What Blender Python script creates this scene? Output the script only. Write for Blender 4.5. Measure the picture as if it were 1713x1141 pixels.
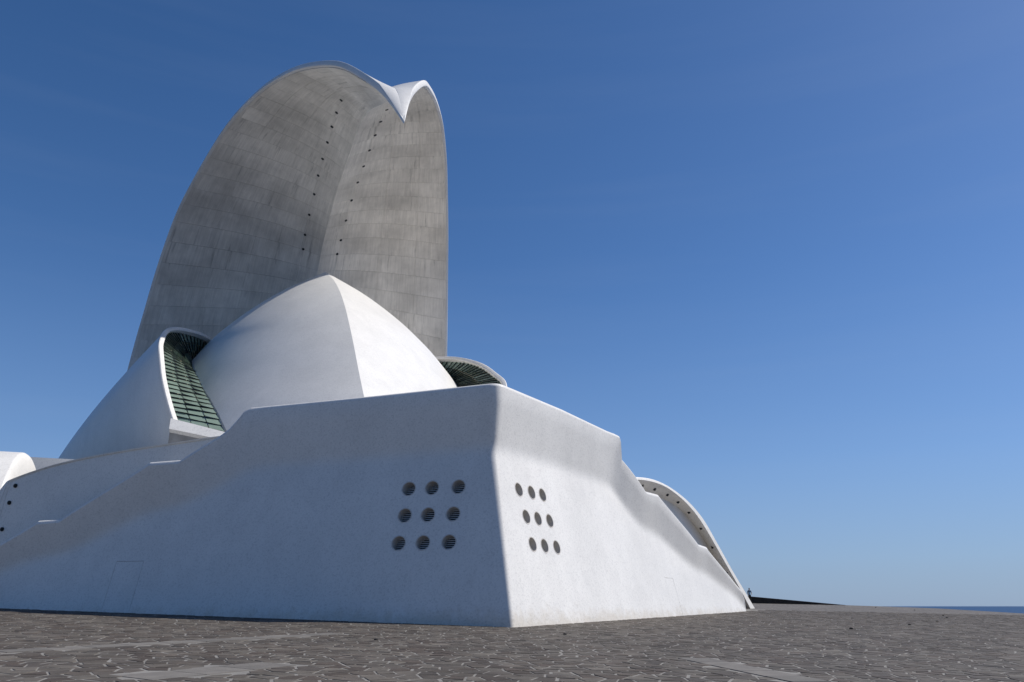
import bpy, bmesh, math, random
import numpy as np
from mathutils import Vector, Matrix
R = math.radians
rnd = random.Random(11)
for o in list(bpy.data.objects): bpy.data.objects.remove(o)
scene = bpy.context.scene
COL = scene.collection

# ------------------------------------------------------------------ camera
PITCH = math.atan((1014 - 570.5) / 1389.0)
CAM_Z = 0.88
cam_d = bpy.data.cameras.new('camera'); cam = bpy.data.objects.new('camera', cam_d); COL.objects.link(cam)
cam.location = (0, 0, CAM_Z); cam.rotation_euler = (R(90) + PITCH, 0, 0)
cam_d.sensor_width = 36.0; cam_d.lens = 36.0 * 1389.0 / 1713.0
cam_d.clip_start = 0.1; cam_d.clip_end = 60000
scene.camera = cam
scene.render.resolution_x = 1024; scene.render.resolution_y = 682

# ------------------------------------------------------------------ sky + sun
SUN_HEADING, SUN_ELEV = 79.0, 47.5           # heading clockwise from +Y (view direction)
world = bpy.data.worlds.new('World'); scene.world = world; world.use_nodes = True
wn, wl = world.node_tree.nodes, world.node_tree.links
wn.clear()
sky = wn.new('ShaderNodeTexSky'); sky.sky_type = 'NISHITA'; sky.sun_disc = False
sky.sun_elevation = R(SUN_ELEV); sky.sun_rotation = R(SUN_HEADING)
sky.altitude = 0; sky.air_density = 0.6; sky.dust_density = 0.5; sky.ozone_density = 5.0
bg = wn.new('ShaderNodeBackground'); bg.inputs['Strength'].default_value = 0.135
wo = wn.new('ShaderNodeOutputWorld')
hs = wn.new('ShaderNodeHueSaturation'); hs.inputs['Saturation'].default_value = 1.17
wl.new(sky.outputs[0], hs.inputs['Color']); # band of grey-blue sea haze low over the horizon, the same all round
wtc = wn.new('ShaderNodeTexCoord'); wsp = wn.new('ShaderNodeSeparateXYZ'); wl.new(wtc.outputs['Generated'], wsp.inputs[0])
wr = wn.new('ShaderNodeValToRGB'); wr.color_ramp.interpolation = 'B_SPLINE'
for k_, (p_, c_) in enumerate([(0.0, .86), (.05, .78), (.16, .38), (.38, 0.0)]):
    e_ = wr.color_ramp.elements[k_] if k_ < 2 else wr.color_ramp.elements.new(p_)
    e_.position = p_; e_.color = (c_, c_, c_, 1)
wl.new(wsp.outputs['Z'], wr.inputs[0])
# thin veil of cirrus streaks
wmp = wn.new('ShaderNodeMapping'); wmp.inputs['Scale'].default_value = (1.2, 1.2, 16.0); wmp.inputs['Rotation'].default_value = (0, R(4), 0)
wno = wn.new('ShaderNodeTexNoise'); wno.inputs['Scale'].default_value = 1.6; wno.inputs['Detail'].default_value = 5
wl.new(wtc.outputs['Generated'], wmp.inputs['Vector']); wl.new(wmp.outputs[0], wno.inputs['Vector'])
wcr = wn.new('ShaderNodeMapRange'); wcr.inputs[1].default_value = .5; wcr.inputs[2].default_value = .8; wcr.inputs[3].default_value = 0; wcr.inputs[4].default_value = .03
wl.new(wno.outputs['Fac'], wcr.inputs[0])
wm = wn.new('ShaderNodeMix'); wm.data_type = 'RGBA'; wl.new(wr.outputs[0], wm.inputs[0]); wl.new(hs.outputs[0], wm.inputs[6]); wm.inputs[7].default_value = (1.85, 2.6, 3.85, 1)
wm2 = wn.new('ShaderNodeMix'); wm2.data_type = 'RGBA'; wl.new(wcr.outputs[0], wm2.inputs[0]); wl.new(wm.outputs[2], wm2.inputs[6]); wm2.inputs[7].default_value = (3.0, 3.6, 4.6, 1)
wl.new(wm2.outputs[2], bg.inputs['Color']); wl.new(bg.outputs[0], wo.inputs['Surface'])
sd = bpy.data.lights.new('sun', 'SUN'); sd.energy = 4.9; sd.angle = R(0.53); sd.color = (1.0, 0.965, 0.91)
sun = bpy.data.objects.new('sun', sd); COL.objects.link(sun)
hd, el = R(SUN_HEADING), R(SUN_ELEV)
sdir = Vector((math.sin(hd) * math.cos(el), math.cos(hd) * math.cos(el), math.sin(el)))
sun.rotation_euler = sdir.to_track_quat('Z', 'Y').to_euler(); sun.location = sdir * 200
vs = scene.view_settings
vs.view_transform = 'Standard'; vs.look = 'None'; vs.gamma = 1.0; vs.exposure = 0.0; vs.use_curve_mapping = False

# ------------------------------------------------------------------ materials
class NT:
    def __init__(s, name):
        s.m = bpy.data.materials.new(name); s.m.use_nodes = True
        s.n = s.m.node_tree.nodes; s.l = s.m.node_tree.links
        s.b = s.n['Principled BSDF']; s.tc = s.n.new('ShaderNodeTexCoord')
    def new(s, t, **kw):
        x = s.n.new(t)
        for k, v in kw.items(): setattr(x, k, v)
        return x
    def link(s, a, b): s.l.new(a, b)
    def map(s, src, scale):
        m = s.new('ShaderNodeMapping'); m.inputs['Scale'].default_value = scale; s.link(src, m.inputs['Vector']); return m.outputs[0]
    def noise(s, vec, scale, detail=4, rough=.55):
        t = s.new('ShaderNodeTexNoise'); t.inputs['Scale'].default_value = scale; t.inputs['Detail'].default_value = detail
        t.inputs['Roughness'].default_value = rough; s.link(vec, t.inputs['Vector']); return t.outputs['Fac']
    def voro(s, vec, scale, feat='F1', out='Color'):
        t = s.new('ShaderNodeTexVoronoi'); t.feature = feat; t.inputs['Scale'].default_value = scale
        s.link(vec, t.inputs['Vector']); return t.outputs[out]
    def ramp(s, fac, stops):
        r = s.new('ShaderNodeValToRGB'); e = r.color_ramp.elements
        while len(e) < len(stops): e.new(.5)
        for k, (p, c) in enumerate(stops):
            e[k].position = p; e[k].color = (c, c, c, 1) if isinstance(c, (int, float)) else (*c, 1)
        s.link(fac, r.inputs[0]); return r.outputs[0]
    def mul(s, a, b, f=1.0):
        m = s.new('ShaderNodeMix', data_type='RGBA', blend_type='MULTIPLY'); m.inputs[0].default_value = f
        s.link(a, m.inputs[6])
        if isinstance(b, tuple): m.inputs[7].default_value = (*b, 1)
        else: s.link(b, m.inputs[7])
        return m.outputs[2]
    def mix(s, fac, a, b):
        m = s.new('ShaderNodeMix', data_type='RGBA')
        s.link(fac, m.inputs[0])
        for k, v in ((6, a), (7, b)):
            if isinstance(v, tuple): m.inputs[k].default_value = (*v, 1)
            else: s.link(v, m.inputs[k])
        return m.outputs[2]
    def bump(s, h, strength, dist):
        b = s.new('ShaderNodeBump'); b.inputs['Strength'].default_value = strength; b.inputs['Distance'].default_value = dist
        s.link(h, b.inputs['Height']); s.link(b.outputs[0], s.b.inputs['Normal'])
    def col(s, c):
        if isinstance(c, tuple): s.b.inputs['Base Color'].default_value = (*c, 1)
        else: s.link(c, s.b.inputs['Base Color'])
    def set(s, **kw):
        for k, v in kw.items(): s.b.inputs[k.replace('_', ' ')].default_value = v

def make_mosaic(name, base=(.74, .714, .672), tile=16.0, rough=.42):
    t = NT(name); ob = t.tc.outputs['Object']
    cells = t.new('ShaderNodeSeparateColor'); t.link(t.voro(ob, tile), cells.inputs[0])
    tilevar = t.ramp(cells.outputs[0], [(0, .84), (.15, .92), (.6, 1.0), (1, 1.0)])
    stain = t.ramp(t.noise(ob, .22, 5, .6), [(.25, .91), (.6, 1.0)])
    sheet = t.new('ShaderNodeSeparateColor'); t.link(t.voro(ob, .9), sheet.inputs[0])
    sheets = t.ramp(sheet.outputs[1], [(0, .965), (1, 1.0)])
    run = t.ramp(t.noise(t.map(ob, (1.3, 1.3, .10)), 1.0, 5, .6), [(.28, .965), (.62, 1.0)])
    # irregular splash dirt just above the paving
    sp = t.new('ShaderNodeSeparateXYZ'); t.link(ob, sp.inputs[0])
    hgt = t.new('ShaderNodeMath', operation='MULTIPLY'); t.link(sp.outputs[2], hgt.inputs[0]); hgt.inputs[1].default_value = .55
    dif = t.new('ShaderNodeMath', operation='SUBTRACT'); t.link(t.noise(ob, 1.6, 6, .7), dif.inputs[0]); t.link(hgt.outputs[0], dif.inputs[1])
    splash = t.ramp(dif.outputs[0], [(.05, (1, 1, 1)), (.40, (.84, .80, .74))])
    c = t.mul(t.mul(t.mul(t.mul(t.mul(stain, base), tilevar), run), sheets), splash)
    t.col(c); t.set(Roughness=rough); t.b.inputs['Specular IOR Level'].default_value = .35
    t.bump(t.voro(ob, tile, 'DISTANCE_TO_EDGE', 'Distance'), .25, .01)
    return t.m
MOSAIC = make_mosaic('white_mosaic')
PLASTER = make_mosaic('white_plaster', (.74, .714, .672), 9.0, .6)

def make_concrete(name):
    t = NT(name); uv = t.tc.outputs['UV']; ob = t.tc.outputs['Object']
    oi = t.new('ShaderNodeObjectInfo')
    pv = t.ramp(oi.outputs['Random'], [(0, .93), (1, 1.04)])
    boards = t.ramp(t.noise(t.map(uv, (.10, 2.6, 1)), 1.0, 4, .65), [(.25, .82), (.7, 1.04)])
    fine = t.ramp(t.noise(t.map(uv, (.5, 9., 1)), 1.0, 3, .6), [(.3, .88), (.7, 1.03)])
    blot = t.ramp(t.noise(ob, .17, 6, .62), [(.3, .72), (.62, 1.05)])
    leak = t.ramp(t.noise(t.map(uv, (.06, .8, 1)), 1.7, 6, .7), [(.30, .60), (.42, 1.0)])
    eff = t.ramp(t.noise(t.map(uv, (.35, .5, 1)), 1.3, 5, .7), [(.70, 0.0), (.78, .35)])
    c = t.mul(t.mul(t.mul(t.mul(t.mul(pv, (.76, .715, .64)), boards), fine), blot), leak)
    c = t.mix(eff, c, (.66, .63, .57))
    t.col(c); t.set(Roughness=.85); t.b.inputs['Specular IOR Level'].default_value = .2
    t.bump(t.noise(t.map(uv, (.6, 5., 1)), 1.0, 5, .6), .35, .03)
    return t.m
CONCRETE = make_concrete('board_marked_concrete')

def make_plain(name, c, rough=.6, metal=0.0, var=.12, scale=3.0):
    t = NT(name); v = t.ramp(t.noise(t.tc.outputs['Object'], scale, 5), [(.3, 1 - var), (.7, 1.0)])
    t.col(t.mul(v, c)); t.set(Roughness=rough, Metallic=metal); return t.m
RAWCONC = make_plain('weathered_concrete', (.36, .34, .31), .85, 0, .35, .8)
DARKMETAL = make_plain('dark_metal', (.025, .028, .03), .45, .6)
LAMPGLASS = make_plain('lamp_lens', (.10, .10, .10), .2)
LINER = make_plain('vent_liner', (.56, .53, .49), .8, 0, .15)
GRILLE = make_plain('grille_grey', (.70, .70, .69), .5, .3)
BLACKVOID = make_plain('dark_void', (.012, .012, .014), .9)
BEIGE = make_plain('bare_edge', (.50, .46, .41), .8, 0, .2)
STRUT = make_plain('pale_strut', (.75, .70, .52), .6)
BASALT = make_plain('dark_basalt', (.028, .025, .022), .9, 0, .5, 2.0)
COPING = make_plain('reddish_coping', (.10, .06, .05), .8, 0, .3, 2.0)

def make_glass():
    t = NT('green_glass'); oi = t.new('ShaderNodeObjectInfo')
    tint = t.ramp(oi.outputs['Random'], [(0, (.30, .40, .34)), (1, (.62, .74, .64))])
    tr = t.new('ShaderNodeBsdfTransparent'); t.link(tint, tr.inputs[0])
    gl = t.new('ShaderNodeBsdfPrincipled'); gl.inputs['Base Color'].default_value = (.29, .375, .315, 1)
    gl.inputs['Roughness'].default_value = .12; gl.inputs['Specular IOR Level'].default_value = .6
    mx = t.new('ShaderNodeMixShader'); mx.inputs[0].default_value = .68
    t.link(tr.outputs[0], mx.inputs[1]); t.link(gl.outputs[0], mx.inputs[2])
    t.link(mx.outputs[0], t.n['Material Output'].inputs['Surface']); return t.m
GLASS = make_glass()

def make_stone():
    t = NT('paving_stone'); ob = t.tc.outputs['Object']
    cell = t.new('ShaderNodeVertexColor'); cell.layer_name = 'tone'
    n = t.ramp(t.noise(ob, 3.2, 6, .7), [(.25, .62), (.75, 1.18)])
    n2 = t.ramp(t.noise(ob, .45, 5, .65), [(.3, .74), (.7, 1.14)])
    t.col(t.mul(t.mul(cell.outputs[0], n), n2)); t.set(Roughness=.8); t.b.inputs['Specular IOR Level'].default_value = .3
    t.bump(t.noise(ob, 14, 5, .6), .5, .02); return t.m
STONE = make_stone()
def make_mortar():
    t = NT('mortar'); ob = t.tc.outputs['Object']
    a = t.ramp(t.noise(ob, 1.2, 6, .65), [(.25, .62), (.7, 1.1)])
    t.col(t.mul(a, (.225, .21, .19))); t.set(Roughness=.9); t.bump(t.noise(ob, 25, 4), .4, .01); return t.m
MORTAR = make_mortar()
def make_farpave():
    t = NT('far_paving'); ob = t.map(t.tc.outputs['Object'], (1 / .44, 1 / .58, 1))
    e = t.ramp(t.voro(ob, 1.0, 'DISTANCE_TO_EDGE', 'Distance'), [(.03, 0), (.07, 1)])
    cc = t.new('ShaderNodeSeparateColor'); t.link(t.voro(ob, 1.0), cc.inputs[0])
    st = t.ramp(cc.outputs[0], [(0, (.070, .056, .05)), (.5, (.098, .086, .078)), (1, (.125, .116, .107))])
    n2 = t.ramp(t.noise(t.tc.outputs['Object'], .35, 4, .6), [(.3, .80), (.7, 1.10)])
    t.col(t.mul(t.mul(t.mix(e, (.20, .185, .17), st), n2), (.80, .775, .74))); t.set(Roughness=.85); return t.m
FARPAVE = make_farpave()
def make_band():
    t = NT('concrete_slab'); ob = t.tc.outputs['Object']; oi = t.new('ShaderNodeObjectInfo')
    pv = t.ramp(oi.outputs['Random'], [(0, .78), (1, 1.05)])
    t.col(t.mul(t.mul(t.ramp(t.noise(ob, 2.2, 6, .7), [(.25, .66), (.72, 1.08)]), (.172, .156, .138)), pv)); t.set(Roughness=.88)
    t.bump(t.noise(ob, 20, 4), .4, .01); return t.m
BAND = make_band()

def make_sea():
    t = NT('sea_water'); ob = t.tc.outputs['Object']
    t.col((.008, .030, .085)); t.set(Roughness=.35); t.b.inputs['Specular IOR Level'].default_value = .12
    t.bump(t.noise(t.map(ob, (.15, .4, 1)), 1.0, 4), .8, .5); return t.m
SEA = make_sea()

# ------------------------------------------------------------------ helpers
def link(name, me, mat=None, parent=None, smooth=False):
    o = bpy.data.objects.new(name, me); COL.objects.link(o)
    if mat is not None and not me.materials: me.materials.append(mat)
    if smooth:
        for p in me.polygons: p.use_smooth = True
    if parent is not None: o.parent = parent
    return o
def mesh(name, v, f):
    me = bpy.data.meshes.new(name); me.from_pydata([tuple(map(float, p)) for p in v], [], f); me.validate(); me.update(); return me
def tag(o, label=None, cat=None, group=None, kind=None):
    if label: o['label'] = label
    if cat: o['category'] = cat
    if group: o['group'] = group
    if kind: o['kind'] = kind
    return o
def fix_normals(me):
    bm = bmesh.new(); bm.from_mesh(me); bmesh.ops.recalc_face_normals(bm, faces=bm.faces); bm.to_mesh(me); bm.free()
def grid(nu, nv, off=0, flip=False):
    f = []
    for i in range(nu - 1):
        for j in range(nv - 1):
            q = (off + i * nv + j, off + (i + 1) * nv + j, off + (i + 1) * nv + j + 1, off + i * nv + j + 1)
            f.append(q[::-1] if flip else q)
    return f
def autosmooth(me, ang):
    for p in me.polygons: p.use_smooth = True
    bm = bmesh.new(); bm.from_mesh(me)
    for e in bm.edges:
        e.smooth = not (len(e.link_faces) != 2 or e.calc_face_angle(0) > R(ang))
    bm.to_mesh(me); bm.free()
def thick_grid(name, P, T, mat, parent, ang=40, smooth=True):
    """P: (nu,nv,3) grid; T: (nu,nv,3) offset grid; closed slab"""
    nu, nv = P.shape[:2]
    v = np.concatenate([P.reshape(-1, 3), T.reshape(-1, 3)]); n = nu * nv
    f = grid(nu, nv) + grid(nu, nv, n, True)
    for i in range(nu - 1):
        for j in (0, nv - 1):
            a, b = i * nv + j, (i + 1) * nv + j
            q = (a, a + n, b + n, b); f.append(q if j == 0 else q[::-1])
    for j in range(nv - 1):
        for i in (0, nu - 1):
            a, b = i * nv + j, i * nv + j + 1
            q = (a, b, b + n, a + n); f.append(q if i == 0 else q[::-1])
    me = mesh(name, v, f); fix_normals(me)
    if smooth: autosmooth(me, ang)
    return link(name, me, mat, parent)
def catmull(pts, n):
    pts = np.array(pts, float); d = np.r_[0, np.cumsum(np.linalg.norm(np.diff(pts, axis=0), axis=1) ** .5)]
    d /= d[-1]; t = np.linspace(0, 1, n); m = np.gradient(pts, d, axis=0)
    k = np.clip(np.searchsorted(d, t, side='right') - 1, 0, len(pts) - 2)
    h = (d[k + 1] - d[k])[:, None]; u = ((t - d[k]) / h[:, 0])[:, None]
    return (2*u**3 - 3*u**2 + 1) * pts[k] + (u**3 - 2*u**2 + u) * h * m[k] + (-2*u**3 + 3*u**2) * pts[k+1] + (u**3 - u**2) * h * m[k+1]
def box_me(name, c, ax, ay, az):
    c, ax, ay, az = (np.array(q, float) for q in (c, ax, ay, az))
    v = [c + sx * ax + sy * ay + sz * az for sx in (-1, 1) for sy in (-1, 1) for sz in (-1, 1)]
    me = mesh(name, v, [(0, 1, 3, 2), (4, 6, 7, 5), (0, 4, 5, 1), (2, 3, 7, 6), (0, 2, 6, 4), (1, 5, 7, 3)]); fix_normals(me); return me
def unit(v): v = np.array(v, float); return v / np.linalg.norm(v)
def L(a, l, z): return np.array([l, -a, z], float)       # (axial front+, lateral right+, up) -> building local

# ------------------------------------------------------------------ ground, sea
GA, GB = -.01955, .0275
KX, KY = 0.029, 33.0
def gz(x, y): return GA * (x - KX) + GB * (y - KY0)
# plinth corner in world (z = 0)
d = np.array([(858 - 856.5) / 1389.0, math.cos(PITCH) + math.sin(PITCH) * (1050 - 570.5) / 1389.0 * 1.0, math.sin(PITCH) - math.cos(PITCH) * (1050 - 570.5) / 1389.0])
k = -CAM_Z / d[2]; KX, KY0 = float(d[0] * k), float(d[1] * k)
PHI = R(21.0)

STONE_Y1 = 74.0
edge = [(-140, -40), (46.8, -40), (46.6, 79.3), (45.6, 93.5), (43.8, 96.3), (38.2, 101.6), (28, 102.0), (-10, 103.5), (-140, 107)]
bm = bmesh.new()
top = [bm.verts.new((x, y, gz(x, y))) for x, y in edge]
bot = [bm.verts.new((x, y, -11)) for x, y in edge]
bm.faces.new(top)
for i in range(len(edge)):
    j = (i + 1) % len(edge); bm.faces.new((top[i], bot[i], bot[j], top[j]))
geom = bm.verts[:] + bm.edges[:] + bm.faces[:]
bmesh.ops.bisect_plane(bm, geom=geom, plane_co=(0, STONE_Y1, 0), plane_no=(0, 1, 0))
bmesh.ops.recalc_face_normals(bm, faces=bm.faces)
me = bpy.data.meshes.new('pavement'); bm.to_mesh(me); bm.free()
me.materials.append(MORTAR); me.materials.append(FARPAVE)
for p in me.polygons: p.material_index = 1 if p.center.y > STONE_Y1 else 0
pavement = tag(link('pavement', me), kind='structure')

me = mesh('sea', [(-40000, -3000, -9), (40000, -3000, -9), (40000, 45000, -9), (-40000, 45000, -9)], [(0, 1, 2, 3)])
tag(link('sea', me, SEA), kind='structure')

# ------------------------------------------------------------------ the building
hall = bpy.data.objects.new('concert_hall', None); COL.objects.link(hall)
hall.location = (KX, KY0, 0); hall.rotation_euler = (0, 0, PHI)
tag(hall, 'white mosaic concert hall with a curved beaked concrete wing arching over its domed shell', 'building')

PSI = R(52.0)
DIR = {s: np.array([s * math.sin(PSI), math.cos(PSI), 0]) for s in (-1, 1)}      # along the face, away from the corner
INW = {s: np.array([-s * math.cos(PSI), math.sin(PSI), 0]) for s in (-1, 1)}     # into the building
COT = 1 / math.tan(PSI)
def face_pt(side, s, dpt, z): return DIR[side] * s + INW[side] * dpt + np.array([0, 0, z])
BAT = .24

# --- plinth -------------------------------------------------------
PROF = {1: [(0, 11.42), (8.04, 11.40), (14.9, 11.17), (15.25, 11.10), (15.36, 10.9), (15.62, 9.74), (18.35, 8.0), (18.6, 7.95), (20.15, 7.93), (20.4, 7.82), (26.45, 5.18), (26.7, 5.1), (28.2, 5.0), (28.45, 4.87), (33.0, 3.02), (34.9, 2.17), (35.55, 1.51), (35.75, .97)],
        -1: [(0, 11.40), (7.46, 11.21), (14.26, 11.08), (15.15, 11.05), (15.47, 10.89), (15.79, 10.47), (16.23, 9.96), (16.71, 9.59), (18.81, 8.31), (20.55, 8.24), (20.62, 8.2), (25.6, 5.40), (25.67, 5.37), (27.05, 5.31), (27.12, 5.27), (29.44, 4.12), (34.5, 1.6), (36.0, .95)]}
def base_z(side, s): return (.0267 if side < 0 else .0136) * s - 1.2
KNK = {}
for sd_ in (-1, 1):
    pr = np.array(PROF[sd_]); sg = np.arange(-3, 39.01, .1); zt_ = np.interp(sg, pr[:, 0], pr[:, 1])
    kk = zt_ - np.interp(zt_, [1, 6, 9, 11], [.5, 2.1, 2.6, 3.2]); w_ = np.hanning(37); w_ /= w_.sum()
    KNK[sd_] = (sg, np.convolve(np.pad(kk, 18, mode='edge'), w_, 'valid'))
def column(side, sig):
    pr = np.array(PROF[side]); zt = float(np.interp(sig, pr[:, 0], pr[:, 1]))
    band = float(np.interp(zt, [1, 6, 9, 11], [.5, 2.1, 2.6, 3.2])); zk = max(min(float(np.interp(sig, *KNK[side])), zt - .35), .2); band = zt - zk; zb = base_z(side, sig)
    hw = min(.48, band * .45)
    zz = list(np.linspace(zb, zk - hw, 9)) + list(np.linspace(zk - hw, zk + hw, 9)[1:]) + list(np.linspace(zk + hw, zt - .22, 4)[1:])
    dd = [BAT * zz[0]]
    for a, b in zip(zz[:-1], zz[1:]):
        u = min(max(((a + b) / 2 - zk + hw) / (2 * hw), 0), 1); sm = u * u * (3 - 2 * u)
        dd.append(dd[-1] + (b - a) * (BAT * (1 - sm) - (.14 + (.17 if side < 0 else .07) * min(max((sig - 15) / 5, 0), 1)) * sm))
    r = .22
    d0 = dd[-1]
    for q in (20, 45, 70, 90): zz.append(zt - r + r * math.sin(R(q))); dd.append(d0 + r * (1 - math.cos(R(q))))
    zz += [zt, zt - .12, min(zt - 1.0, zt - .5), zb]; dd += [d0 + .62, d0 + .78, d0 + .80, max(d0 + .8, 3.0)]
    return np.array(zz), np.array(dd)
def col_pts(side, sig):
    zz, dd = column(side, sig); s = sig + dd * COT * max(0, 1 - sig / 9.0)
    return np.array([face_pt(side, s[i], dd[i], zz[i]) for i in range(len(zz))])
knots = {k_: [q[0] for q in PROF[k_] if 1 < q[0] < 35.7] for k_ in (-1, 1)}
stL = [36.0] + list(np.arange(35.6, 16.8, -.4)) + list(np.arange(16.7, 14.8, -.12)) + list(np.arange(14.5, .9, -.75)) + [.62]
stR = [.62] + list(np.arange(1.2, 14.8, .75)) + list(np.arange(14.9, 16.0, .1)) + list(np.arange(16.2, 35.5, .35)) + [35.55, 35.75]
stL = sorted(set([round(q, 2) for q in stL if min(abs(q - k_) for k_ in knots[-1]) > .06] + knots[-1]), reverse=True)
stR = sorted(set([round(q, 2) for q in stR if min(abs(q - k_) for k_ in knots[1]) > .06] + knots[1]))
cols = [col_pts(-1, s) for s in stL]
a, c = cols[-1], col_pts(1, .62); m = (col_pts(-1, 0) + col_pts(1, 0)) / 2
hz = np.clip(a[:, 2] / 11.0, 0, 1)[:, None]
rr = .30 + .70 * hz ** 1.5            # the edge grows rounder towards the top
a2 = m + (a - m) * rr; c2 = m + (c - m) * rr
cols += [(1 - t) ** 2 * a2 + 2 * t * (1 - t) * m + t * t * c2 for t in np.linspace(0, 1, 8)]
cols += [col_pts(1, s) for s in stR]
P = np.array(cols); nu, nv = P.shape[:2]
f = grid(nu, nv)
f += [(i * nv, i * nv + nv - 1, (i + 1) * nv + nv - 1, (i + 1) * nv) for i in range(nu - 1)]
f += [tuple(range(nv)), tuple(reversed(range((nu - 1) * nv, nu * nv)))]
pm = mesh('plinth', P.reshape(-1, 3), f); fix_normals(pm)
plinth = link('plinth', pm, MOSAIC, hall)

# vents and doors are cut out of the wall
up_face = {s: unit(-INW[s] * 1 + np.array([0, 0, BAT])) for s in (-1, 1)}      # outward normal of the battered wall
vert_face = {s: unit(np.array([0, 0, 1]) + INW[s] * BAT) for s in (-1, 1)}
vents = []
for side, ss in ((-1, [(3.2, 4.56, 5.78), (3.32, 4.6, 5.8), (3.38, 4.68, 5.92)]), (1, [(3.12, 4.38, 5.52), (3.3, 4.45, 5.68), (3.34, 4.54, 5.8)])):
    for row, z in zip(ss, (6.34, 5.03, 3.71)):
        for s in row: vents.append((side, s, z))
VR = .345
bm = bmesh.new()
def add_cyl(bm, c, n, r, d0, d1, seg=36):
    q = Vector(n).to_track_quat('Z', 'Y').to_matrix().to_4x4()
    bmesh.ops.create_cone(bm, cap_ends=True, segments=seg, radius1=r, radius2=r, depth=d1 - d0, matrix=Matrix.Translation(Vector(c) + Vector(n) * (d0 + d1) / 2) @ q)
for side, s, z in vents:
    add_cyl(bm, face_pt(side, s, BAT * z, z), up_face[side], VR, -.62, .3)
DOORS = [(-1, 21.0, 1.72, .95, 3.0, .15), (1, 20.6, 1.5, .85, 2.75, -.1)]
for side, s, w, w2, h, z0 in DOORS:
    zc = z0 + h / 2
    b = box_me('cut', face_pt(side, s, BAT * zc, zc), DIR[side] * w / 2, vert_face[side] * h / 2, up_face[side] * .10); bm.from_mesh(b); bpy.data.meshes.remove(b)
cm = bpy.data.meshes.new('cut'); bm.to_mesh(cm); bm.free(); fix_normals(cm)
co = bpy.data.objects.new('cut', cm); COL.objects.link(co); co.parent = hall
md = plinth.modifiers.new('cut', 'BOOLEAN'); md.object = co; md.operation = 'DIFFERENCE'; md.solver = 'EXACT'
bpy.context.view_layer.update()
ev = plinth.evaluated_get(bpy.context.evaluated_depsgraph_get()); nm = bpy.data.meshes.new_from_object(ev)
plinth.modifiers.clear(); plinth.data = nm; bpy.data.objects.remove(co); bpy.data.meshes.remove(pm); bpy.data.meshes.remove(cm)
nm.materials.clear(); nm.materials.append(MOSAIC); autosmooth(nm, 24)
for side, s, w, w2, h, z0 in DOORS:
    zc = z0 + h / 2
    me = box_me('access_door', face_pt(side, s, BAT * zc, zc) - up_face[side] * .025, DIR[side] * (w / 2 - (.017 if side < 0 else .012)), vert_face[side] * (h / 2 - (.017 if side < 0 else .012)), up_face[side] * .022)
    link('access_door', me, MOSAIC, hall)
# vent liners and grilles
bm = bmesh.new(); ring = []
SEG = 32
for r_, z_ in ((VR + .035, .004), (VR + .03, .012), (VR - .012, .006), (VR - .012, -.56), (VR - .03, -.56), (VR - .03, -.001)):
    ring.append([bm.verts.new((r_ * math.cos(2 * math.pi * q / SEG), r_ * math.sin(2 * math.pi * q / SEG), z_)) for q in range(SEG)])
for a_, b_ in zip(ring[:4], ring[1:5]):
    for q in range(SEG): bm.faces.new((a_[q], a_[(q + 1) % SEG], b_[(q + 1) % SEG], b_[q]))
bmesh.ops.delete(bm, geom=ring[5], context='VERTS')
liner = bpy.data.meshes.new('vent'); bm.to_mesh(liner); bm.free(); fix_normals(liner); liner.materials.append(LINER); autosmooth(liner, 40)
bm = bmesh.new()
for q in range(7):
    y = (q - 3) * .095; w = math.sqrt(max((VR - .02) ** 2 - y * y, .003))
    b = box_me('s', (0, y, -.40), (w, 0, 0), (0, .014, 0), (0, 0, .016)); bm.from_mesh(b); bpy.data.meshes.remove(b)
grille = bpy.data.meshes.new('grille'); bm.to_mesh(grille); bm.free(); grille.materials.append(GRILLE)
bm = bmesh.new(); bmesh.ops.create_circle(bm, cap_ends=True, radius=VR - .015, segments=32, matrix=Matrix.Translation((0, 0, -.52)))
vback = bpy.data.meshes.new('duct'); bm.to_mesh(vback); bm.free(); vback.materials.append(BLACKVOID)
for side, s, z in vents:
    M = Matrix.Identity(4)
    x_, y_, z_ = Vector(DIR[side]) * (-side if side < 0 else 1), Vector(vert_face[side]), Vector(up_face[side])
    x_ = y_.cross(z_)
    for i in range(3): M[i][0], M[i][1], M[i][2] = x_[i], y_[i], z_[i]
    M.translation = Vector(face_pt(side, s, BAT * z, z))
    v = link('vent', liner, None, hall); v.matrix_local = M
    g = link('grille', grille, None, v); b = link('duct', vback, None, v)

# terrace floor inside the parapet
tp = [L(-3.6, 0, 10.3), face_pt(1, 15, 3, 10.3), L(-34, 22, 10.3), L(-60, 24, 10.3), L(-60, -24, 10.3), L(-34, -22, 10.3), face_pt(-1, 15, 3, 10.3)]
lo = [p - np.array([0, 0, 10.8]) for p in tp]; n = len(tp)
me = mesh('terrace', tp + lo, [tuple(range(n)), tuple(reversed(range(n, 2 * n)))] + [(i, i + n, (i + 1) % n + n, (i + 1) % n) for i in range(n)]); fix_normals(me)
link('terrace', me, PLASTER, hall)

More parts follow.
